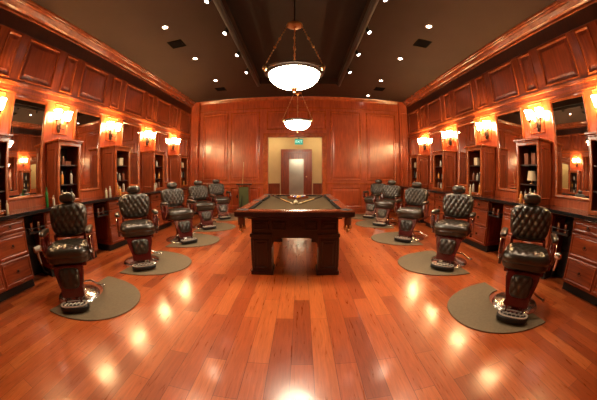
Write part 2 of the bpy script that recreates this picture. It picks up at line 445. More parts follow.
def sconce(s, k, y):
    sd = 'left' if s < 0 else 'right'
    t = thing('wall_sconce', (s*XW, y, 2.24), 0 if s < 0 else PI, '', 'wall light', 'two-armed wall sconces above the shelf towers')
    look = {-1: 'above the tower cut off by the picture edge', 0: 'above the first whole shelf tower', 1: 'above the second whole shelf tower', 2: 'above the third whole shelf tower', 3: 'above the farthest shelf tower'}[k]
    t['label'] = 'lit two-shade bronze sconce, %s wall, %s' % (sd, look)
    bm = B()
    lathe(bm, [(.055, 0.004), (.06, .015), (.045, .028), (.02, .035), (.0001, .05)], 20, (0, 0, 0), 'x')
    for v in bm.verts: v.co.z *= 1.9
    ell(bm, (.05, 0, .02), (.03, .028, .07)); ell(bm, (.05, 0, .12), (.018, .018, .035)); ell(bm, (.05, 0, -.08), (.016, .016, .03))
    obj('backplate', bm, 'bronze', t, smooth=True)
    for q in (-1, 1):
        bm = B()
        pts = []
        for i in range(13):
            a = i/12
            pts.append((.05+.07*a, q*(.02+.115*a), -.02-.05*math.sin(PI*a*1.0)+.07*a*a))
        tube(bm, pts, .008)
        tube(bm, [(.07, q*.05, -.05), (.09, q*.075, -.01), (.08, q*.06, .02), (.07, q*.045, 0)], .005, 6)
        arm = obj('arm', bm, 'bronze', t, smooth=True)
        bm = B(); lathe(bm, [(.006, .0), (.02, .01), (.014, .025), (.032, .045), (.036, .052), (.0001, .054)], 14, (.12, q*.135, .03))
        obj('cup', bm, 'bronze', arm, smooth=True)
        bm = B()
        lathe(bm, [(.022, .08), (.046, .10), (.060, .13), (.064, .165), (.072, .205), (.088, .235), (.083, .235), (.064, .20), (.054, .14), (.02, .085)], 16, (.12, q*.135, 0))
        obj('glass_shade', bm, 'shade', t, smooth='all')
    return t
def counter(s):
    sd = 'left' if s < 0 else 'right'
    bm = B()
    x0, x1 = sorted((s*(XW-.003), s*3.27))
    box(bm, x0, x1, YF+.01, YB-.11, .93, .98)
    o = obj('stone_countertop', bm, 'stone', bev=.008)
    tag(o, 'long black polished stone worktop running along the %s wall' % sd, 'counter')
    bm = B()
    x0, x1 = sorted((s*(XW-.002), s*(XW-.022)))
    box(bm, x0, x1, YF+.01, YB-.11, .982, 1.095)
    struct('trim_11' if s < 0 else 'trim_12', bm, 'wood')
def drawers(s, k, y0, y1, cols=2):
    sd = 'left' if s < 0 else 'right'
    look = {-1: 'nearest one, cut by the picture edge', 0: 'behind the first barber chair', 1: 'behind the second barber chair', 2: 'behind the third barber chair', 3: 'behind the fourth barber chair', 4: 'narrow one in the far corner'}[k]
    t = thing('drawer_cabinet', (s*3.35, y0, 0), 0, 'cherry drawer cabinet under the %s counter, %s' % (sd, look), 'cabinet', 'drawer cabinets under the counters')
    L = y1-y0
    X = lambda d: -s*d
    def f(u, v, d): return (X(d), u, v)
    bm = B(); prism(bm, [(0, .12), (L, .12), (L, .926), (0, .926)], f, 0, -.54)
    # vertical stile lines on the end
    g = lambda u, v, d: (X(-u), -d, v)
    rings_rect(bm, g, .05, .49, .18, .88, [(0, 0), (.003, .008), (.014, .010), (.024, .001)], cap=False)
    obj('cabinet_body', bm, 'cab', t, bev=.003)
    obj('toe_kick', prism(B(), [(.0, 0), (L, 0), (L, .12), (0, .12)], f, -.07, -.5), 'black', t)
    cw = L/cols
    for c in range(cols):
        for z0, z1 in ((.765, .905), (.465, .745), (.145, .445)):
            bm = B()
            rings_rect(bm, f, c*cw+.015, (c+1)*cw-.015, z0, z1, [(0, 0), (.001, .014), (.008, .020), (.022, .020), (.034, .012), (.040, .014)])
            dr = obj('drawer', bm, 'drawer', t)
            yc, zc = (c+.5)*cw, (z0+z1)/2
            bm = B(); lathe(bm, [(.008, 0), (.008, .018), (.018, .024), (.018, .034), (.0001, .038)], 10, (0, 0, 0), 'x')
            for v in bm.verts: v.co.x *= -s
            bmesh.ops.translate(bm, vec=(X(.014), yc, zc+.008), verts=bm.verts)
            tube(bm, [(X(.03), yc-.035, zc), (X(.036), yc-.028, zc-.018), (X(.038), yc, zc-.026), (X(.036), yc+.028, zc-.018), (X(.03), yc+.035, zc)], .004, 6)
            obj('pull', bm, 'bronze', dr, smooth=True)
    return t
for s in (-1, 1):
    counter(s)
    for k in range(0, 5): mirror(s, k)
    for k in range(-1, 4):
        y = bay_y(k)+1.165
        tower(s, k, y)
        sconce(s, k, bay_y(k)+1.15)
        drawers(s, k, bay_y(k)+.47, bay_y(k)+1.62)
    drawers(s, 4, bay_y(4)+.47, YB-.12, 1)
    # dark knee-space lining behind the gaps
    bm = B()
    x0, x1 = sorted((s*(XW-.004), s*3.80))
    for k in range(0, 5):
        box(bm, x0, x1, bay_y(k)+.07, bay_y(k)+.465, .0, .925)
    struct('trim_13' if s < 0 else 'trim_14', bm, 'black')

# things hanging in the gaps: hair dryer holders, tools
def dryer(x, y, z, s, label):
    y1 = bay_y(-1)+1.62
    t = thing('hair_dryer', (x, y, z), 0, label, 'hair dryer', 'hair dryers hung beside the drawers')
    bm = B(); lathe(bm, [(.035, -.09), (.042, -.07), (.044, .02), (.032, .06), (.026, .10), (.030, .13), (.0001, .131)], 16, (0, 0, 0), 'y')
    obj('barrel', bm, 'white' if 'white' in label else 'chrome', t, smooth=True)
    bm = B(); tube(bm, [(0, -.03, -.03), (s*.01, -.02, -.12), (s*.02, 0, -.20)], [.022, .02, .016], 10)
    obj('handle', bm, 'white' if 'white' in label else 'chrome', t, smooth=True)
    bm = B(); tube(bm, [(0, .0, .03), (-s*.0, -.05, .045), (s*.19, -.10, .045), (s*.20, y1-y+.001, .045)], .006, 6)
    obj('wall_hook', bm, 'metal_black', t, smooth=True)
    bm = B(); tube(bm, [(s*.02, 0, -.19), (s*.03, .03, -.30), (s*.02, .10, -.36), (-s*.02, .16, -.26), (-s*.08, .2, -.1), (-s*.12, .2, .1)], .005, 6)
    obj('cord', bm, 'metal_black', t, smooth=True)
dryer(-3.22, 1.80, .50, -1, 'white hair dryer hanging beside the nearest left drawer cabinet')
dryer(3.22, 1.82, .44, 1, 'silver hair dryer hanging beside the nearest right drawer cabinet')
def tool_holder(s, y, z, label):
    t = thing('tool_holder', (s*3.36, y, z), 0, label, 'tool holder', 'tool holders hung in the gaps under the counters')
    bm = B()
    box(bm, -.05, .05, -.16, .16, -.02, .0); box(bm, -.05, .05, -.16, -.14, 0, .06); box(bm, -.05, .05, .14, .16, 0, .06)
    tube(bm, [(-s*.05, -.16, .05), (-s*.06, 0, .055), (-s*.05, .16, .05)], .006, 6)
    obj('tray', bm, 'metal_black', t, bev=.003)
    for yy in (-.08, .06):
        bm = B(); lathe(bm, [(.02, .0), (.024, .05), (.02, .10), (.026, .12), (.0001, .125)], 12, (0, yy, 0))
        obj('clipper', bm, 'chrome', t, smooth=True)
    bm = B(); box(bm, s*.02, s*.445 if s > 0 else s*.445, -.01, .01, -.015, -.005)
    obj('bracket', bm, 'metal_black', t)
for s, sd in ((-1, 'left'), (1, 'right')):
    for k, nm in ((0, 'first'), (1, 'second')):
        tool_holder(s, bay_y(k)+.28, .70, 'black tray of chrome clippers in the %s gap under the %s counter' % (nm, sd))
bmx = B(); box(bmx, -.04, .04, -.012, -.001, -.06, .06); 
o = obj('power_socket', bmx, 'metal_black', bev=.003); 
tag(o, 'black power socket on the end panel of the nearest right drawer cabinet', 'socket')
o.location = (3.45, bay_y(-1)+1.62, .80); o.rotation_euler = (0, 0, PI)
bmx = B(); lathe(bmx, [(.05, 0), (.05, -.012), (.035, -.016), (.0001, -.018)], 20, (0, 0, 0), 'y')
for v in bmx.verts: v.co.z *= 1.35
o = obj('wall_socket', bmx, 'metal_black', smooth=True); o.location = (-2.12, YB-.001, .56)
tag(o, 'small dark oval socket low on the far wall beside the cue stand', 'socket')

# bottles and small goods
def bottle(x, y, z, h, r, mat, label, group, cap='white', kind='bottle'):
    t = thing('bottle' if kind == 'bottle' else kind, (x, y, z), random.uniform(0, 6), label, kind.replace('_', ' '), group)
    bm = B(); lathe(bm, [(r*.92, 0), (r, .008), (r, h*.66), (r*.85, h*.74), (r*.38, h*.80), (r*.36, h*.84), (.0001, h*.841)], 14)
    obj('body', bm, mat, t, smooth=True)
    bm = B(); lathe(bm, [(r*.46, h*.82), (r*.46, h*.97), (r*.38, h), (.0001, h)], 12)
    obj('cap', bm, cap, t, smooth=True)
def carton(x, y, z, w, d, h, mat, label, group, rz=0):
    bm = B(); box(bm, -d/2, d/2, -w/2, w/2, 0, h)
    for q in (-1, 1):
        g = lambda u, v, e, q=q: (q*(d/2+e), u, v)
        rings_rect(bm, g, -w*.4, w*.4, h*.2, h*.7, [(0, 0), (.001, .001)])
    o = obj('carton', bm, mat, bev=.003); o.location = (x, y, z); o.rotation_euler = (0, 0, rz)
    tag(o, label, 'box', group)
GC = 'toiletry bottles on the counters'; GS = 'goods on the tower shelves'
Z0 = .983
bottle(-3.42, 2.20, Z0, .27, .026, 'green', 'tall green bottle on the left counter behind the first chair', GC, 'green')
bottle(-3.40, 2.33, Z0, .15, .022, 'white', 'short white bottle beside the green bottle on the left counter', GC)
bottle(-3.42, 1.41, Z0, .17, .026, 'cream', 'cream bottle on the left counter below the nearest mirror', GC)
bottle(-3.40, 3.66, Z0, .17, .026, 'cream', 'cream bottle on the left counter, nearest of three by second tower', GC)
bottle(-3.40, 3.78, Z0, .20, .026, 'white', 'white bottle on the left counter, middle of three by second tower', GC)
bottle(-3.38, 4.08, Z0, .17, .028, 'amber', 'amber bottle on the left counter, farthest of three by second tower', GC)
bottle(-3.40, 5.50, Z0, .18, .026, 'white', 'white bottle on the left counter between second and third chairs', GC)
bottle(3.40, 2.84, Z0, .17, .030, 'amber', 'orange bottle on the right counter, farther of the two behind first chair', GC)
bottle(3.40, 2.74, Z0, .16, .028, 'amber', 'orange bottle on the right counter, nearer of the two behind first chair', GC)
bottle(3.36, 2.60, Z0, .23, .026, 'white', 'tall white bottle on the right counter behind the first chair headrest', GC)
bottle(3.40, 4.33, Z0, .20, .026, 'cream', 'cream bottle on the right counter by the second shelf tower', GC)
SH = [.982+.052, .982+.27+.02, .982+.57+.02]
ND = {-1: 'edge', 0: 'first', 1: 'second', 2: 'third', 3: 'fourth'}
for s, sd in ((-1, 'left'), (1, 'right')):
    for k in range(-1, 4):
        y = bay_y(k)+1.165
        for si, z in enumerate(SH):
            sn = ['bottom', 'middle', 'top'][si]
            lab = lambda a: '%s on the %s shelf of the %s %s tower' % (a, sn, ND[k], sd)
            if s > 0 and k == 0 and si == 2:
                carton(s*3.58, y-.09, z, .09, .07, .17, 'brownp', lab('brown upright box nearer the camera'), GS); carton(s*3.58, y+.08, z, .09, .07, .17, 'brownp', lab('brown upright box farther from the camera'), GS); continue
            if s > 0 and k == 0 and si == 1:
                t = thing('table_lamp', (s*3.58, y-.03, z), 0, lab('small lamp with cream fabric shade'), 'lamp', GS)
                bm = B(); lathe(bm, [(.05, 0), (.05, .01), (.015, .02), (.012, .06), (.0001, .061)], 14); obj('base', bm, 'brass', t, smooth=True)
                bm = B(); lathe(bm, [(.095, .055), (.07, .20), (.066, .20), (.09, .056)], 20); obj('lamp_shade', bm, 'cream', t, smooth=True)
                continue
            if s < 0 and k == 0 and si == 2:
                carton(s*3.62, y+.03, z, .18, .09, .06, 'brownp', lab('flat brown box'), GS, .3); bottle(s*3.57, y-.09, z, .13, .03, 'brownp', lab('squat brown jar'), GS, 'brass', 'jar'); continue
            if si == 2 and k in (1, 3):
                carton(s*3.57, y, z, .12, .07, .15, 'cream', lab('single cream box'), GS); continue
            if si == 2 and k == 2: 
                bottle(s*3.57, y, z, .16, .03, 'white', lab('single white bottle'), GS); continue
            h = [.15, .2, .17][(k+si) % 3]
            ms = ['white', 'brownp', 'amber', 'metal_black']
            bottle(s*3.57, y-.11, z, h, .028, ms[(k+si+1) % 4], lab(['white', 'brown', 'amber', 'black'][(k+si+1) % 4]+' bottle at the near end'), GS)
            if (k+si) % 2 == 0: bottle(s*3.59, y, z, h*.85, .026, ms[(k+si) % 2], lab(['white', 'brown'][(k+si) % 2]+' bottle in the middle'), GS)
            bottle(s*3.57, y+.11, z, h*1.05, .028, ms[(k+si+3) % 4], lab(['white', 'brown', 'amber', 'black'][(k+si+3) % 4]+' bottle at the far end'), GS, 'metal_black')

# ------------------------------------------------------------------ ceiling lights, vents, rails
def downlight(x, y, label):
    t = thing('recessed_downlight', (x, y, ZC), 0, label, 'ceiling light', 'recessed ceiling downlights')
    bm = B(); lathe(bm, [(.068, -.001), (.068, -.008), (.050, -.010), (.044, -.002)], 24)
    obj('ring', bm, 'white', t, smooth=True)
    bm = B(); lathe(bm, [(.044, -.003), (.044, -.004), (.0001, -.0045)], 24)
    obj('lens', bm, 'lamp', t)
    ld = bpy.data.lights.new('downlight_beam', 'SPOT'); ld.energy = SPOT_W; ld.color = (1, .72, .48); ld.spot_size = 1.9; ld.spot_blend = .8; ld.shadow_soft_size = .05
    if y > 8: ld.energy = 8
    lo = bpy.data.objects.new('downlight_beam', ld); COL.objects.link(lo); lo.location = (x, y, ZC-.03)
for i, (x, y) in enumerate([(-2.33, 2.05), (-2.33, 3.62), (-2.33, 5.2), (-2.33, 6.8), (2.33, 2.05), (2.33, 3.66), (2.33, 5.26), (2.33, 6.86), (2.33, 8.40)]):
    sd = 'left' if x < 0 else 'right'
    nm = ['just overhead', 'nearest in view', 'second in view', 'third in view', 'farthest by the far wall'][[2.05, 3.62, 5.2, 6.8, 8.4].index(min([2.05, 3.62, 5.2, 6.8, 8.4], key=lambda q: abs(q-y)))]
    downlight(x, y, 'small round downlight in the %s half of the ceiling, %s' % (sd, nm))
def vent(x, y, label):
    t = thing('ceiling_vent', (x, y, ZC), 0, label, 'vent', 'square ceiling vents')
    bm = B(); rings_rect(bm, lambda u, v, d: (u, v, -d), -.16, .16, -.16, .16, [(0, .001), (.003, .010), (.02, .010), (.026, .004)], cap=False)
    obj('vent_frame', bm, 'grille', t)
    bm = B(); box(bm, -.135, .135, -.135, .135, -.003, -.001)
    for i in range(7): box(bm, -.135, .135, -.125+i*.04, -.11+i*.04, -.010, -.003)
    obj('louvres', bm, 'grille', t)
for x, sd in ((-2.42, 'left'), (2.5, 'right')):
    vent(x, 4.35, 'dark square vent in the %s half of the ceiling, the nearer one' % sd)
    vent(x, 7.62, 'dark square vent in the %s half of the ceiling, the farther one' % sd)
for s, sd in ((-1, 'left'), (1, 'right')):
    bm = B(); tube(bm, [(0, YF+.01, 0), (0, 7.3, 0)], .055, 14)
    for y in (-1, 1.2, 3.4, 5.6, 7.2): box(bm, -.012, .012, y-.02, y+.02, .04, .08)
    o = obj('ceiling_pipe', bm, 'pipe', smooth=True); o.location = (s*1.16, 0, ZC-.08)
    tag(o, 'long dark round pipe running along the ceiling on the %s side' % sd, 'pipe')
    for i, y in enumerate((2.97, 4.03, 5.02, 6.08)):
        nm = ['nearest in view', 'second in view', 'third in view', 'farthest'][i]
        t = thing('track_spotlight', (s*1.25, y, ZC-.005), 0, 'small black spotlight by the %s ceiling pipe, %s' % (sd, nm), 'spotlight', 'spotlights beside the ceiling pipes')
        bm = B(); lathe(bm, [(.03, .0), (.03, -.012), (.010, -.02), (.010, -.07), (.0001, -.071)], 12)
        obj('stem', bm, 'metal_black', t, smooth=True)
        head = B(); lathe(head, [(.0001, .075), (.03, .07), (.036, .05), (.042, -.04), (.046, -.06), (.038, -.06), (.036, -.045)], 16)
        face = B(); lathe(face, [(.037, -.050), (.0001, -.051)], 16)
        # aimed down, towards the chairs and the camera
        R = Matrix.Translation((0, 0, -.115)) @ Matrix.Rotation(-s*.45, 4, 'Y') @ Matrix.Rotation(-.35, 4, 'X')
        for b_ in (head, face): bmesh.ops.transform(b_, matrix=R, verts=b_.verts)
        h = obj('lamp_head', head, 'metal_black', t, smooth=True)
        obj('lens', face, 'lamp', h)
        if True:
            ld = bpy.data.lights.new('track_beam', 'SPOT'); ld.energy = TRACK_W; ld.color = (1, .78, .55); ld.spot_size = 1.5; ld.spot_blend = .9; ld.shadow_soft_size = .04
            lo = bpy.data.objects.new('track_beam', ld); COL.objects.link(lo); lo.location = R @ Vector((0, 0, -.06)) + Vector((s*1.25, y, ZC-.005)); lo.rotation_euler = R.to_euler()

def pendant(y, label, dz=0):
    t = thing('bowl_pendant', (-.015, y, 0), 0, label, 'pendant light', 'brass pendants with glass bowls')
    zr, zb, zp, R = 2.555, 2.355, 3.32, .312
    zr += dz; zb += dz; zp += dz
    bm = B(); tube(bm, [(0, 0, zp), (0, 0, ZC+.20)], .010, 8)
    lathe(bm, [(.07, ZC+.22-.001), (.07, ZC+.20), (.02, ZC+.17), (.0001, ZC+.169)], 16)
    obj('rod', bm, 'bronze', t, smooth=True)
    bm = B(); lathe(bm, [(.0001, zp+.05), (.03, zp+.045), (.04, zp+.02), (.105, zp+.005), (.11, zp-.015), (.085, zp-.03), (.03, zp-.035), (.02, zp-.06), (.0001, zp-.065)], 24)
    obj('top_plate', bm, 'brass', t, smooth=True)
    n = 3
    for i in range(n):
        a = PI/2+2*PI*i/n
        ca, sa = math.cos(a), math.sin(a)
        p0 = Vector((ca*.095, sa*.095, zp-.02)); p1 = Vector((ca*(R+.085), sa*(R+.085), zr+.03))
        bm = B(); d = p1-p0
        L = 16
        for j in range(L):
            c0 = p0+d*(j/L); c1 = p0+d*((j+.86)/L)
            tube(bm, [c0, (c0+c1)/2, c1], [.004, .0105, .004], 6)
        for fr in (.38, .58):
            c = p0+d*fr; ell(bm, c, (.018, .018, .024), 10, 6)
        obj('chain', bm, 'brass', t, smooth=True)
    bm = B(); tube(bm, [(0, 0, zp-.05), (0, 0, zr+.0)], .006, 6)
    for z in (3.1, 2.95, 2.82): ell(bm, (0, 0, z), (.016, .016, .03), 10, 6)
    obj('centre_stem', bm, 'brass', t, smooth=True)
    bm = B(); lathe(bm, [(R-.02, zr-.012), (R+.012, zr-.022), (R+.030, zr-.004), (R+.055, zr+.004), (R+.06, zr+.02), (R+.03, zr+.032), (R-.02, zr+.036)], 48)
    rg = obj('rim', bm, 'bronze', t, smooth=True)
    for i in range(n):
        a = PI/2+2*PI*i/n
        bm = B(); ell(bm, (math.cos(a)*(R+.08), math.sin(a)*(R+.08), zr+.01), (.028, .028, .045), 12, 8)
        obj('knob', bm, 'brass', rg, smooth=True)
    bm = B()
    H = zr-zb
    pr = [(R*math.sin(PI/2*i/12), zr-.005-H*math.cos(PI/2*i/12)**1.0) for i in range(1, 13)]
    pr = [(.0001, zr-.005-H)]+pr+[((R-.012)*math.sin(PI/2*i/12), zr-.005-(H-.012)*math.cos(PI/2*i/12)) for i in range(12, 0, -1)]+[(.0001, zr-.005-H+.012)]
    lathe(bm, pr, 48)
    obj('glass_bowl', bm, 'bowl', t, smooth='all')
    bm = B(); lathe(bm, [(.0001, zb-.07), (.014, zb-.06), (.010, zb-.045), (.03, zb-.03), (.05, zb-.005), (.03, zb+.0), (.0001, zb+.001)], 18)
    obj('finial', bm, 'brass', t, smooth=True)
pendant(3.08, 'large brass pendant with glowing glass bowl, the nearer over the pool table')
pendant(6.30, 'brass pendant with glowing glass bowl, the smaller looking one near the far wall', .025)

# passage lamps
for x in (-1.0, .75):
    t = thing('recessed_downlight', (x, 9.75, PZ), 0, 'round downlight in the passage ceiling on the %s of the exit sign' % ('left' if x < 0 else 'right'), 'ceiling light', 'passage downlights')
    bm = B(); lathe(bm, [(.068, -.001), (.068, -.008), (.050, -.010), (.044, -.002)], 24); obj('ring', bm, 'white', t)
    bm = B(); lathe(bm, [(.044, -.003), (.0001, -.0045)], 24); obj('lens', bm, 'lamp', t)
    ld = bpy.data.lights.new('passage_lamp', 'POINT'); ld.energy = HALL_W; ld.color = (1, .80, .48); ld.shadow_soft_size = .06
    lo = bpy.data.objects.new('passage_lamp', ld); COL.objects.link(lo); lo.location = (x, 9.75, PZ-.1)

# ------------------------------------------------------------------ pool table
def pool_table():
    Yt, Wd, L, ZT = 2.97, 1.40, 2.50, .885
    t = thing('pool_table', (-.01, Yt, 0), 0, 'dark carved wooden pool table with olive cloth in the centre of the room', 'pool table')
    hw = Wd/2
    # rails : rounded ring
    bm = B(); f = lambda u, v, d: (u, v, d)
    rings_rect(bm, f, -hw, hw, 0, L, [(.03, ZT-.085), (0, ZT-.07), (0, ZT-.02), (.008, ZT-.004), (.022, ZT), (.125, ZT), (.130, ZT-.01), (.130, ZT-.06), (.03, ZT-.085)], cap=False)
    rail = obj('top_rail', bm, 'railw', t, smooth=True)
    # sights
    sp = [(s*(hw-.06), i*L/8) for i in range(1, 8) if i != 4 for s in (-1, 1)]+[(-hw+i*Wd/4, y) for i in range(1, 4) for y in (.06, L-.06)]
    for x, y in sp: obj('sight_marker', lathe(B(), [(.006, ZT+.0002), (.0001, ZT+.0012)], 8, (x, y, 0)), 'cream', rail)
    bm = B()
    rings_rect(bm, f, -hw-.002, hw+.002, -.002, L+.002, [(.03, ZT-.088), (0, ZT-.072), (0, ZT-.020), (.004, ZT-.020), (.03, ZT-.05), (.03, ZT-.088)], cap=False)
    obj('rail_skirt', bm, 'dark', t, smooth=True)
    bm = B(); box(bm, -hw+.12, hw-.12, .12, L-.12, ZT-.06, ZT-.028)
    obj('cloth_bed', bm, 'cloth', t)
    # cushions
    def cush(p0, p1, n):
        bm = B(); p0 = Vector(p0); p1 = Vector(p1); n = Vector(n)
        prof = [(0, -.001), (.038, -.004), (.045, -.012), (.030, -.027), (0, -.027)]
        tdir = (p1-p0).normalized()
        A = [bm.verts.new(p0+n*a+tdir*a+Vector((0, 0, ZT+b))) for a, b in prof]; C = [bm.verts.new(p1+n*a-tdir*a+Vector((0, 0, ZT+b))) for a, b in prof]
        for i in range(5): bm.faces.new((A[i], A[(i+1) % 5], C[(i+1) % 5], C[i]))
        bm.faces.new(A[::-1]); bm.faces.new(C)
        obj('cushion', bm, 'cushion', t)
    e = .13; g = .06
    cush((-hw+e+g, e, 0), (hw-e-g, e, 0), (0, 1, 0)); cush((-hw+e+g, L-e, 0), (hw-e-g, L-e, 0), (0, -1, 0))
    for s in (-1, 1):
        cush((s*(hw-e), e+g, 0), (s*(hw-e), L/2-.06, 0), (-s, 0, 0)); cush((s*(hw-e), L/2+.06, 0), (s*(hw-e), L-e-g, 0), (-s, 0, 0))
    # cabinet with arched openings
    zc, zb = ZT-.085, .50
    cx, cy0, cy1 = .548, .26, L-.26
    bm = B()
    def arch_side(fm, u0, u1):
        legw = .26
        poly = [(u0, zc), (u0, zb-.12), (u0+legw, zb-.12)]
        for i in range(9):
            a = PI/2*i/8
            poly.append((u0+legw+.13*(1-math.cos(a)), zb-.12+.12*math.sin(a)))
        for i in range(8, -1, -1):
            a = PI/2*i/8
            poly.append((u1-legw-.13*(1-math.cos(a)), zb-.12+.12*math.sin(a)))
        poly += [(u1-legw, zb-.12), (u1, zb-.12), (u1, zc)]
        return prism(bm, poly, fm, 0, -.05)
    arch_side(lambda u, v, d: (u, cy0-d, v), -cx, cx); arch_side(lambda u, v, d: (u, cy1+d, v), -cx, cx)
    arch_side(lambda u, v, d: (-cx-d, u, v), cy0+.05, cy1-.05); arch_side(lambda u, v, d: (cx+d, u, v), cy0+.05, cy1-.05)
    box(bm, -cx+.05, cx-.05, cy0+.05, cy1-.05, zc-.03, zc)
    obj('cabinet_frame', bm, 'dark', t)
    bm = B()
    for yy, sg in ((cy0, 1), (cy1, -1)):
        fm = lambda u, v, d, yy=yy, sg=sg: (u, yy-sg*d, v)
        PR = [(0, 0), (.003, .012), (.014, .014), (.022, .004), (.034, .004), (.042, .010)]
        for a0, a1 in ((-.29, -.115), (.115, .29), (-.53, -.33), (.33, .53)): obj('carved_panel', (lambda b: (rings_rect(b, fm, a0, a1, .60, .72, PR), b)[1])(B()), 'dark', t)
        bm = B()
        # carved rosette lozenge
        prism(bm, [(-.09, .66), (0, .605), (.09, .66), (0, .715)], fm, 0, .012); prism(bm, [(-.05, .66), (0, .63), (.05, .66), (0, .69)], fm, .012, .022)
        obj('carved_lozenge', bm, 'dark', t)
    for xx, sg in ((-cx, 1), (cx, -1)):
        fm = lambda u, v, d, xx=xx, sg=sg: (xx-sg*d, u, v)
        for j in range(4): obj('carved_panel', (lambda b: (rings_rect(b, fm, cy0+.30+j*.40, cy0+.64+j*.40, .60, .72, PR), b)[1])(B()), 'dark', t)
    obj('apron_moulding', (lambda b: (rings_rect(b, f, -cx-.04, cx+.04, cy0-.04, cy1+.04, [(0, zc-.05), (0, zc-.005), (.05, zc-.005), (.05, zc-.05), (0, zc-.05)], cap=False), b)[1])(B()), 'dark', t)
    for sx in (-1, 1):
        for yy in (0, 1):
            bm = B()
            x0, x1 = sorted((sx*(cx+.012), sx*(cx-.25)))
            y0, y1 = (cy0-.012, cy0+.25) if yy == 0 else (cy1-.25, cy1+.012)
            box(bm, x0, x1, y0, y1, .05, zb+.04)
            box(bm, x0-.015, x1+.015, y0-.015, y1+.015, .0, .055); box(bm, x0-.012, x1+.012, y0-.012, y1+.012, zb+.01, zb+.055)
            for fm, a0, a1 in ((lambda u, v, d: (u, (y0-d) if yy == 0 else (y1+d), v), x0, x1), (lambda u, v, d: ((x0-d) if sx < 0 else (x1+d), u, v), y0, y1)):
                rings_rect(bm, fm, a0+.03, a1-.03, .09, zb-.02, [(0, 0), (.003, .01), (.014, .012), (.022, .002), (.035, .002), (.05, .008)])
            obj('leg', bm, 'dark', t, bev=.004)
    # pockets
    for px, py in ((-1, 0), (1, 0), (-1, 1), (1, 1), (-1, .5), (1, .5)):
        x = px*(hw-.085 if py != .5 else hw-.075); y = {0: .085, 1: L-.085, .5: L/2}[py]
        bm = B(); lathe(bm, [(.058, ZT+.002), (.068, ZT+.004), (.072, ZT+.001), (.070, ZT-.05), (.056, ZT-.05)], 18, (x, y, 0))
        pk = obj('pocket', bm, 'black', t, smooth=True)
        if py != .5:
            ox, oy = px*(hw-.07), {0: .05, 1: L-.05}[py]
        else: ox, oy = px*(hw-.05), y
        bm = B(); lathe(bm, [(.040, zc+.0), (.044, zc-.05), (.040, zc-.10), (.024, zc-.13), (.0001, zc-.132)], 14, (ox, oy, 0))
        obj('pocket_bag', bm, 'leatherp', pk, smooth=True)
        bm = B()
        for a in range(6):
            ang = a*PI/3; ell(bm, (ox+math.cos(ang)*.040, oy+math.sin(ang)*.040, zc-.12), (.012, .012, .035), 8, 6)
        ell(bm, (ox, oy, zc-.165), (.022, .022, .025), 10, 6)
        obj('tassel', bm, 'brass', pk, smooth=True)
    return t
pool_table()
ZB = .857
def ball(x, y, col, label, i):
    m = plain('ball_enamel_%d' % i, col, .12, coat=.8)
    bm = B(); ell(bm, (0, 0, 0), (.03, .03, .03), 20, 12)
    if i > 8:
        m2 = M['cream']
        for fcx in bm.faces:
            if abs(fcx.calc_center_median().z) > .016: fcx.material_index = 1
        o = obj('pool_ball', bm, [m, m2], smooth='all')
    else: o = obj('pool_ball', bm, m, smooth='all')
    o.location = (x, y, ZB+.0305); o.rotation_euler = (random.uniform(-.6, .6), random.uniform(-.6, .6), 0)
    tag(o, label, 'ball', 'pool balls on the table')
cols = [((.9, .5, .02), 'yellow'), ((.02, .05, .4), 'blue'), ((.6, .03, .01), 'red'), ((.12, .02, .25), 'purple'), ((.85, .2, .02), 'orange'), ((.01, .2, .06), 'green'), ((.25, .02, .02), 'maroon'), ((.01, .01, .01), 'black')]
i = 0
rows = ['front tip', 'second row', 'third row', 'fourth row', 'back row']
for r in range(5):
    for c in range(r+1):
        i += 1
        cc, cn = cols[(i-1) % 8]
        pos = '' if r == 0 else (' of two' if r == 1 else '')
        place = ['leftmost', 'second from left', 'third from left', 'fourth from left', 'rightmost'][c if c < r or r == 4 else 4] if r else 'single'
        if 0 < r and c == r: place = 'rightmost'
        ball((c-r/2)*.0615+.01, 4.62+r*.0535, cc, '%s %s ball in the triangle, %s in the %s' % (cn, 'striped' if i > 8 else 'plain', place, rows[r]), i)
# triangle rack
bm = B()
def tri(R, y0=4.62+.0535*2+.018): return [(.01+R*math.sin(a), y0+.0-R*math.cos(a)) for a in (0, 2*PI/3, 4*PI/3)]
for (R0, R1, z0, z1) in ((.205, .225, ZB+.001, ZB+.045),):
    a, b = tri(R0), tri(R1)
    for i in range(3):
        j = (i+1) % 3
        vs = [bm.verts.new((*p, z)) for z in (z0, z1) for p in (a[i], a[j], b[j], b[i])]
        for q in ((0,1,2,3), (4,5,6,7), (0,1,5,4), (1,2,6,5), (2,3,7,6), (3,0,4,7)): bm.faces.new([vs[w] for w in q])
tag(obj('ball_rack', bm, 'railw'), 'wooden triangle rack around the racked balls on the pool table', 'ball rack')
bm = B(); ell(bm, (0, 0, 0), (.032, .032, .032), 24, 14)
o = obj('cue_ball', bm, 'cream', smooth='all'); o.location = (-.012, 3.84, ZB+.0325)
tag(o, 'white cue ball on the cloth where the two cues meet', 'ball')
def cue(p0, p1, label, name='pool_cue', group='cues lying on the pool table'):
    p0 = Vector(p0); p1 = Vector(p1)
    t = thing(name, p0, 0, label, 'pool cue', group); d = p1-p0
    bm = B(); tube(bm, [d*0, d*.01, d*.30, d*.42], [.010, .015, .0135, .0115], 10); obj('butt', bm, 'metal_black', t, smooth=True)
    bm = B(); tube(bm, [d*.42, d*.9], [.0112, .0085], 10); obj('shaft', bm, 'maple', t, smooth=True)
    bm = B(); tube(bm, [d*.9, d*1.0], [.0085, .007], 10); obj('tip', bm, 'cream', t, smooth=True)
cue((-.46, 5.20, ZB+.018), (-.052, 3.86, ZB+.010), 'pool cue lying on the cloth, the left arm of the V')
cue((.48, 5.14, ZB+.018), (.028, 3.86, ZB+.010), 'pool cue lying on the cloth, the right arm of the V')

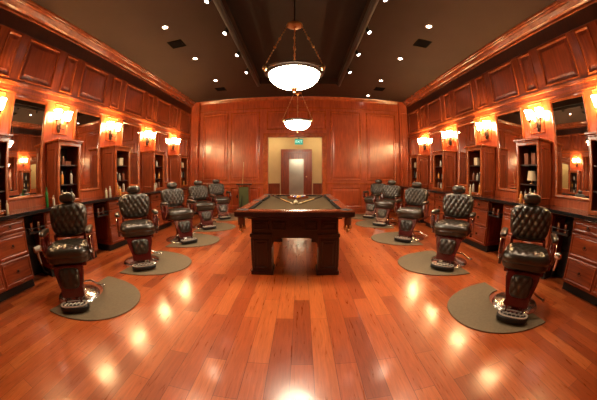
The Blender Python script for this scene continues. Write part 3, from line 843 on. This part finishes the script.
# cue stand by the far wall
t = thing('cue_stand', (-1.83, 8.62, 0), 0, 'cue stand with green sides and dark top against the far wall', 'cue stand')
bm = B(); box(bm, -.23, .23, -.10, .10, 0, .10); box(bm, -.20, -.17, -.09, .09, .10, .97); box(bm, .17, .20, -.09, .09, .10, .97)
obj('stand_frame', bm, 'cab', t, bev=.004)
obj('felt_panel', boxm(-.17, .17, -.05, .05, .10, .90), 'greenfelt', t)
bm = B(); box(bm, -.25, .25, -.11, .11, .97, 1.01)
obj('top_board', bm, 'dark', t, bev=.006)
cue((-1.90, 8.48, .104), (-1.88, 8.80, 1.74), 'pale pool cue leaning upright in the stand by the far wall', group=None)

# ------------------------------------------------------------------ barber chairs
def pillow(bm, c, w, h, th, tuft=0, nu=44, nv=38, top=1.0, bot=1.0, ex=4.5, mat=None, axis='y', crown=.35, waist=0):
    """quilted pad: front face towards -y (axis y) or +z (axis z)"""
    def outline(u, v):   # u,v in -1..1 square -> superellipse disc
        m = max(abs(u), abs(v))
        if m < 1e-6: return 0, 0
        n = (abs(u)**ex+abs(v)**ex)**(1/ex)
        return u*m/n, v*m/n
    fr, bk = [], []
    for j in range(nv+1):
        rf, rb = [], []
        for i in range(nu+1):
            u = -1+2*i/nu; v = -1+2*j/nv
            uu, vv = outline(math.sin(u*PI/2), math.sin(v*PI/2))
            r = min(1, (abs(uu)**ex+abs(vv)**ex)**(1/ex))
            edge = math.sqrt(max(0, 1-r**6))
            wv = (bot+(top-bot)*(vv+1)/2)*(1-waist*(1-vv*vv))
            x = uu*w/2*wv; z = vv*h/2
            d = th*.5*edge*(1+crown*(1-uu*uu)*(1-vv*vv)*.5)
            if tuft and r < .93:
                a = (x*.9+z*.58)/.078+.5; b_ = (x*.9-z*.58)/.078+.5
                ga = abs(math.sin(PI*a/1.0)); gb = abs(math.sin(PI*b_/1.0))
                d -= tuft*(1-min(1, ga*2.2))*min(1, (.93-r)*8); d -= tuft*(1-min(1, gb*2.2))*min(1, (.93-r)*8)
                d += tuft*.8*ga*gb
            d2 = th*.5*edge
            on = (i in (0, nu) or j in (0, nv))
            def P(dd):
                p = (x, -dd, z) if axis == 'y' else (x, z, dd)
                q = Vector((c[0]+p[0], c[1]+p[1], c[2]+p[2]))
                return q
            a_ = bm.verts.new(P(d)); rf.append(a_); rb.append(a_ if on else bm.verts.new(P(-d2)))
        fr.append(rf); bk.append(rb)
    for j in range(nv):
        for i in range(nu):
            for G in (fr, bk):
                vs = [G[j][i], G[j][i+1], G[j+1][i+1], G[j+1][i]]
                try: bm.faces.new(vs)
                except ValueError: pass
    return bm
def barber_chair():
    t = thing('barber_chair', (0, 0, 0), 0, 'x', 'barber chair', 'tufted black barber chairs in two rows')
    # base
    bm = B(); lathe(bm, [(.30, 0), (.305, .012), (.295, .026), (.26, .040), (.14, .065), (.085, .10), (.075, .13), (.0001, .131)], 40)
    obj('base', bm, 'chrome', t, smooth=True)
    bm = B(); lathe(bm, [(.065, .12), (.065, .30), (.09, .32), (.12, .40), (.12, .43), (.0001, .431)], 24)
    obj('column', bm, 'burg', t, smooth=True)
    # lever
    bm = B(); tube(bm, [(.06, .02, .16), (.20, .06, .15), (.30, .05, .10), (.36, .02, .09)], [.012, .012, .011, .011], 8)
    ell(bm, (.37, .015, .088), (.022, .022, .022), 10, 8)
    obj('lever', bm, 'chrome', t, smooth=True)
    # seat
    bm = B(); pillow(bm, (0, -.02, .565), .60, .54, .15, tuft=.008, axis='z', crown=.5, ex=4, top=.92, bot=1.0)
    obj('seat', bm, 'leather', t, smooth='all')
    bm = B()
    n = 28
    pl = []
    for i in range(n):
        a = 2*PI*i/n; c_, s_ = math.cos(a), math.sin(a)
        k = (abs(c_)**4+abs(s_)**4)**(-.25)
        pl.append((c_*k*.285, -.02+s_*k*.265))
    prism(bm, pl, lambda u, v, d: (u, v, d), .465, .55)
    obj('seat_band', bm, 'leather', t, smooth=True, bev=.02)
    bm = B(); box(bm, -.24, .24, -.22, .22, .42, .47)
    obj('seat_frame', bm, 'burg', t, bev=.01)
    # back
    R = Matrix.Translation((0, .235, .68)) @ Matrix.Rotation(-.16, 4, 'X')
    bm = B(); pillow(bm, (0, -.03, .180), .57, .385, .13, tuft=.012, axis='y', top=1.02, bot=.88, ex=3.4)
    bmesh.ops.transform(bm, matrix=R, verts=bm.verts)
    bk = obj('backrest', bm, 'leather', t, smooth='all')
    bm = B()
    pl = []
    for i in range(36):
        a = 2*PI*i/36; c_, s_ = math.cos(a), math.sin(a); k = (abs(c_)**4+abs(s_)**4)**(-.25)
        z = s_*k*.195; pl.append((c_*k*.275*(.96+.06*z/.21), .180+z))
    prism(bm, pl, lambda u, v, d: (u, d, v), -.012, .035)
    bmesh.ops.transform(bm, matrix=R, verts=bm.verts)
    obj('back_shell', bm, 'metal_black', bk, smooth=True, bev=.006)
    bm = B(); tube(bm, [(-.20, .22, .675), (0, .205, .67), (.20, .22, .675)], .014, 8)
    box(bm, -.235, -.20, .17, .26, .46, .70); box(bm, .20, .235, .17, .26, .46, .70)
    obj('back_hinge', bm, 'burg', t, bev=.004)
    # headrest
    bm = B(); box(bm, -.022, .022, -.006, .006, .34, .45)
    bmesh.ops.transform(bm, matrix=R, verts=bm.verts)
    hp = obj('headrest_post', bm, 'chrome', t)
    bm = B(); pillow(bm, (0, -.03, .437), .24, .13, .11, tuft=.0, axis='y', ex=2.6, nu=18, nv=14, crown=.6)
    bmesh.ops.transform(bm, matrix=R, verts=bm.verts)
    obj('headrest', bm, 'leather', t, smooth='all')
    # arms
    for s in (-1, 1):
        bm = B(); pillow(bm, (s*.315, -.02, .775), .085, .36, .055, axis='z', ex=3.5, nu=12, nv=18)
        arm = obj('armrest', bm, 'leather', t, smooth='all')
        bm = B(); box(bm, s*.315-.03, s*.315+.03, -.17, .15, .735, .755)
        obj('arm_plate', bm, 'chrome', arm, bev=.004)
        bm = B()
        poly = [(-.17, .735), (-.20, .66), (-.17, .58), (-.10, .52), (-.06, .44), (.10, .44), (.14, .52), (.17, .60), (.20, .735), (.14, .735), (.12, .65), (.06, .60), (-.02, .60), (-.08, .66), (-.10, .735)]
        prism(bm, poly, lambda u, v, d: (s*.315+d, u, v), -.016, .016)
        ap = obj('arm_support', bm, 'burg', t, bev=.005)
        bm = B(); tube(bm, [(s*.335, -.18, .735), (s*.337, -.205, .66), (s*.337, -.17, .58), (s*.337, -.11, .52)], .006, 6)
        obj('trim_strip', bm, 'chrome', ap, smooth=True)
    # front apron with knee pad, footrest
    R2 = Matrix.Translation((0, -.245, .445)) @ Matrix.Rotation(-.30, 4, 'X')
    bm = B()
    poly = [(-.20, 0), (.20, 0), (.20, -.06), (.18, -.14), (.15, -.24), (.145, -.34), (-.145, -.34), (-.15, -.24), (-.18, -.14), (-.20, -.06)]
    prism(bm, poly, lambda u, v, d: (u, -d, v), -.03, .012)
    bmesh.ops.transform(bm, matrix=R2, verts=bm.verts)
    lg = obj('leg_board', bm, 'burg', t, bev=.008)
    bm = B(); pillow(bm, (0, -.018, -.135), .27, .22, .055, tuft=.008, axis='y', ex=4, nu=22, nv=18, top=1.05, bot=.85)
    bmesh.ops.transform(bm, matrix=R2, verts=bm.verts)
    obj('knee_pad', bm, 'leather', lg, smooth='all')
    bm = B()
    def oval(a, b, n=28, p=2.6):
        o = []
        for i in range(n):
            q = 2*PI*i/n; c_, s_ = math.cos(q), math.sin(q); k = (abs(c_)**p+abs(s_)**p)**(-1/p); o.append((c_*k*a, s_*k*b))
        return o
    prism(bm, oval(.185, .095), lambda u, v, d: (u, v-.44, d), .032, .085)
    ft = obj('footrest', bm, 'metal_black', t, smooth=True, bev=.012)
    bm = B()
    o1, o2 = oval(.172, .083), oval(.150, .063)
    va = [[bm.verts.new((u, v-.44, z)) for u, v in oo] for oo, z in ((o1, .0865), (o1, .094), (o2, .094), (o2, .0865))]
    for A, C in zip(va, va[1:]):
        for i in range(28): bm.faces.new((A[i], A[(i+1) % 28], C[(i+1) % 28], C[i]))
    for x in (-.10, -.05, 0, .05, .10):
        tube(bm, [(x-.02, -.47, .089), (x, -.44, .093), (x+.02, -.41, .089)], .006, 6)
    tube(bm, [(-.13, -.44, .090), (.13, -.44, .090)], .006, 6)
    obj('foot_plate', bm, 'brushed', ft, smooth=True)
    bm = B(); box(bm, -.05, .05, -.40, -.10, .06, .09)
    box(bm, -.11, -.09, -.40, -.36, .08, .13); box(bm, .09, .11, -.40, -.36, .08, .13)
    obj('foot_bracket', bm, 'burg', t, bev=.004)
    return t
def floor_mat_obj():
    bm = B()
    a, b, r = .90, .61, .32
    poly = []
    N = 40
    for i in range(N+1):
        q = -PI/2+PI*i/N
        c_, s_ = math.cos(q), math.sin(q); k = (abs(c_)**2.15+abs(s_)**2.15)**(-1/2.15)
        poly.append((c_*k*a-.03 if 0 < i < N else -.03, s_*k*b))
    for i in range(0, 21):
        q = PI/2-PI*i/20
        poly.append((-.03+math.cos(q)*r, math.sin(q)*r))
    prism(bm, poly, lambda u, v, d: (u, v, d), .0005, .014)
    o = obj('salon_mat', bm, 'mat', bev=.006)
    return o
chair0 = barber_chair(); mat0 = floor_mat_obj()
spots = [(-1, -2.50, 1.88, 41), (-1, -2.43, 3.33, 41), (-1, -2.43, 4.85, 51), (-1, -2.43, 6.25, 42), (-1, -2.43, 7.72, 38),
         (1, 2.38, 1.77, 50), (1, 2.38, 3.40, 46), (1, 2.38, 5.06, 44), (1, 2.38, 6.72, 44), (1, 2.38, 7.95, 40)]
for i, (s, x, y, a) in enumerate(spots):
    c = chair0 if i == 0 else copy_tree(chair0)
    sd = 'left' if s < 0 else 'right'
    k = i % 5
    w = ['nearest the camera, beside the closest drawers', 'second from the camera', 'third from the camera', 'fourth from the camera', 'farthest, by the panelled far wall'][k]
    c.location = (x, y, 0); c.rotation_euler = (0, 0, -s*math.radians(a))
    c['label'] = 'black tufted leather barber chair in the %s row, %s' % (sd, w)
    m = mat0 if i == 0 else copy_tree(mat0)
    m.location = (x, y+[.07, .03, 0, 0, 0][k], 0); m.rotation_euler = (0, 0, 0 if s < 0 else PI)
    tag(m, 'dark grey half-round rubber mat under the %s %s chair' % (['nearest', 'second', 'third', 'fourth', 'farthest'][k], sd), 'floor mat', 'half-round rubber mats under the barber chairs')
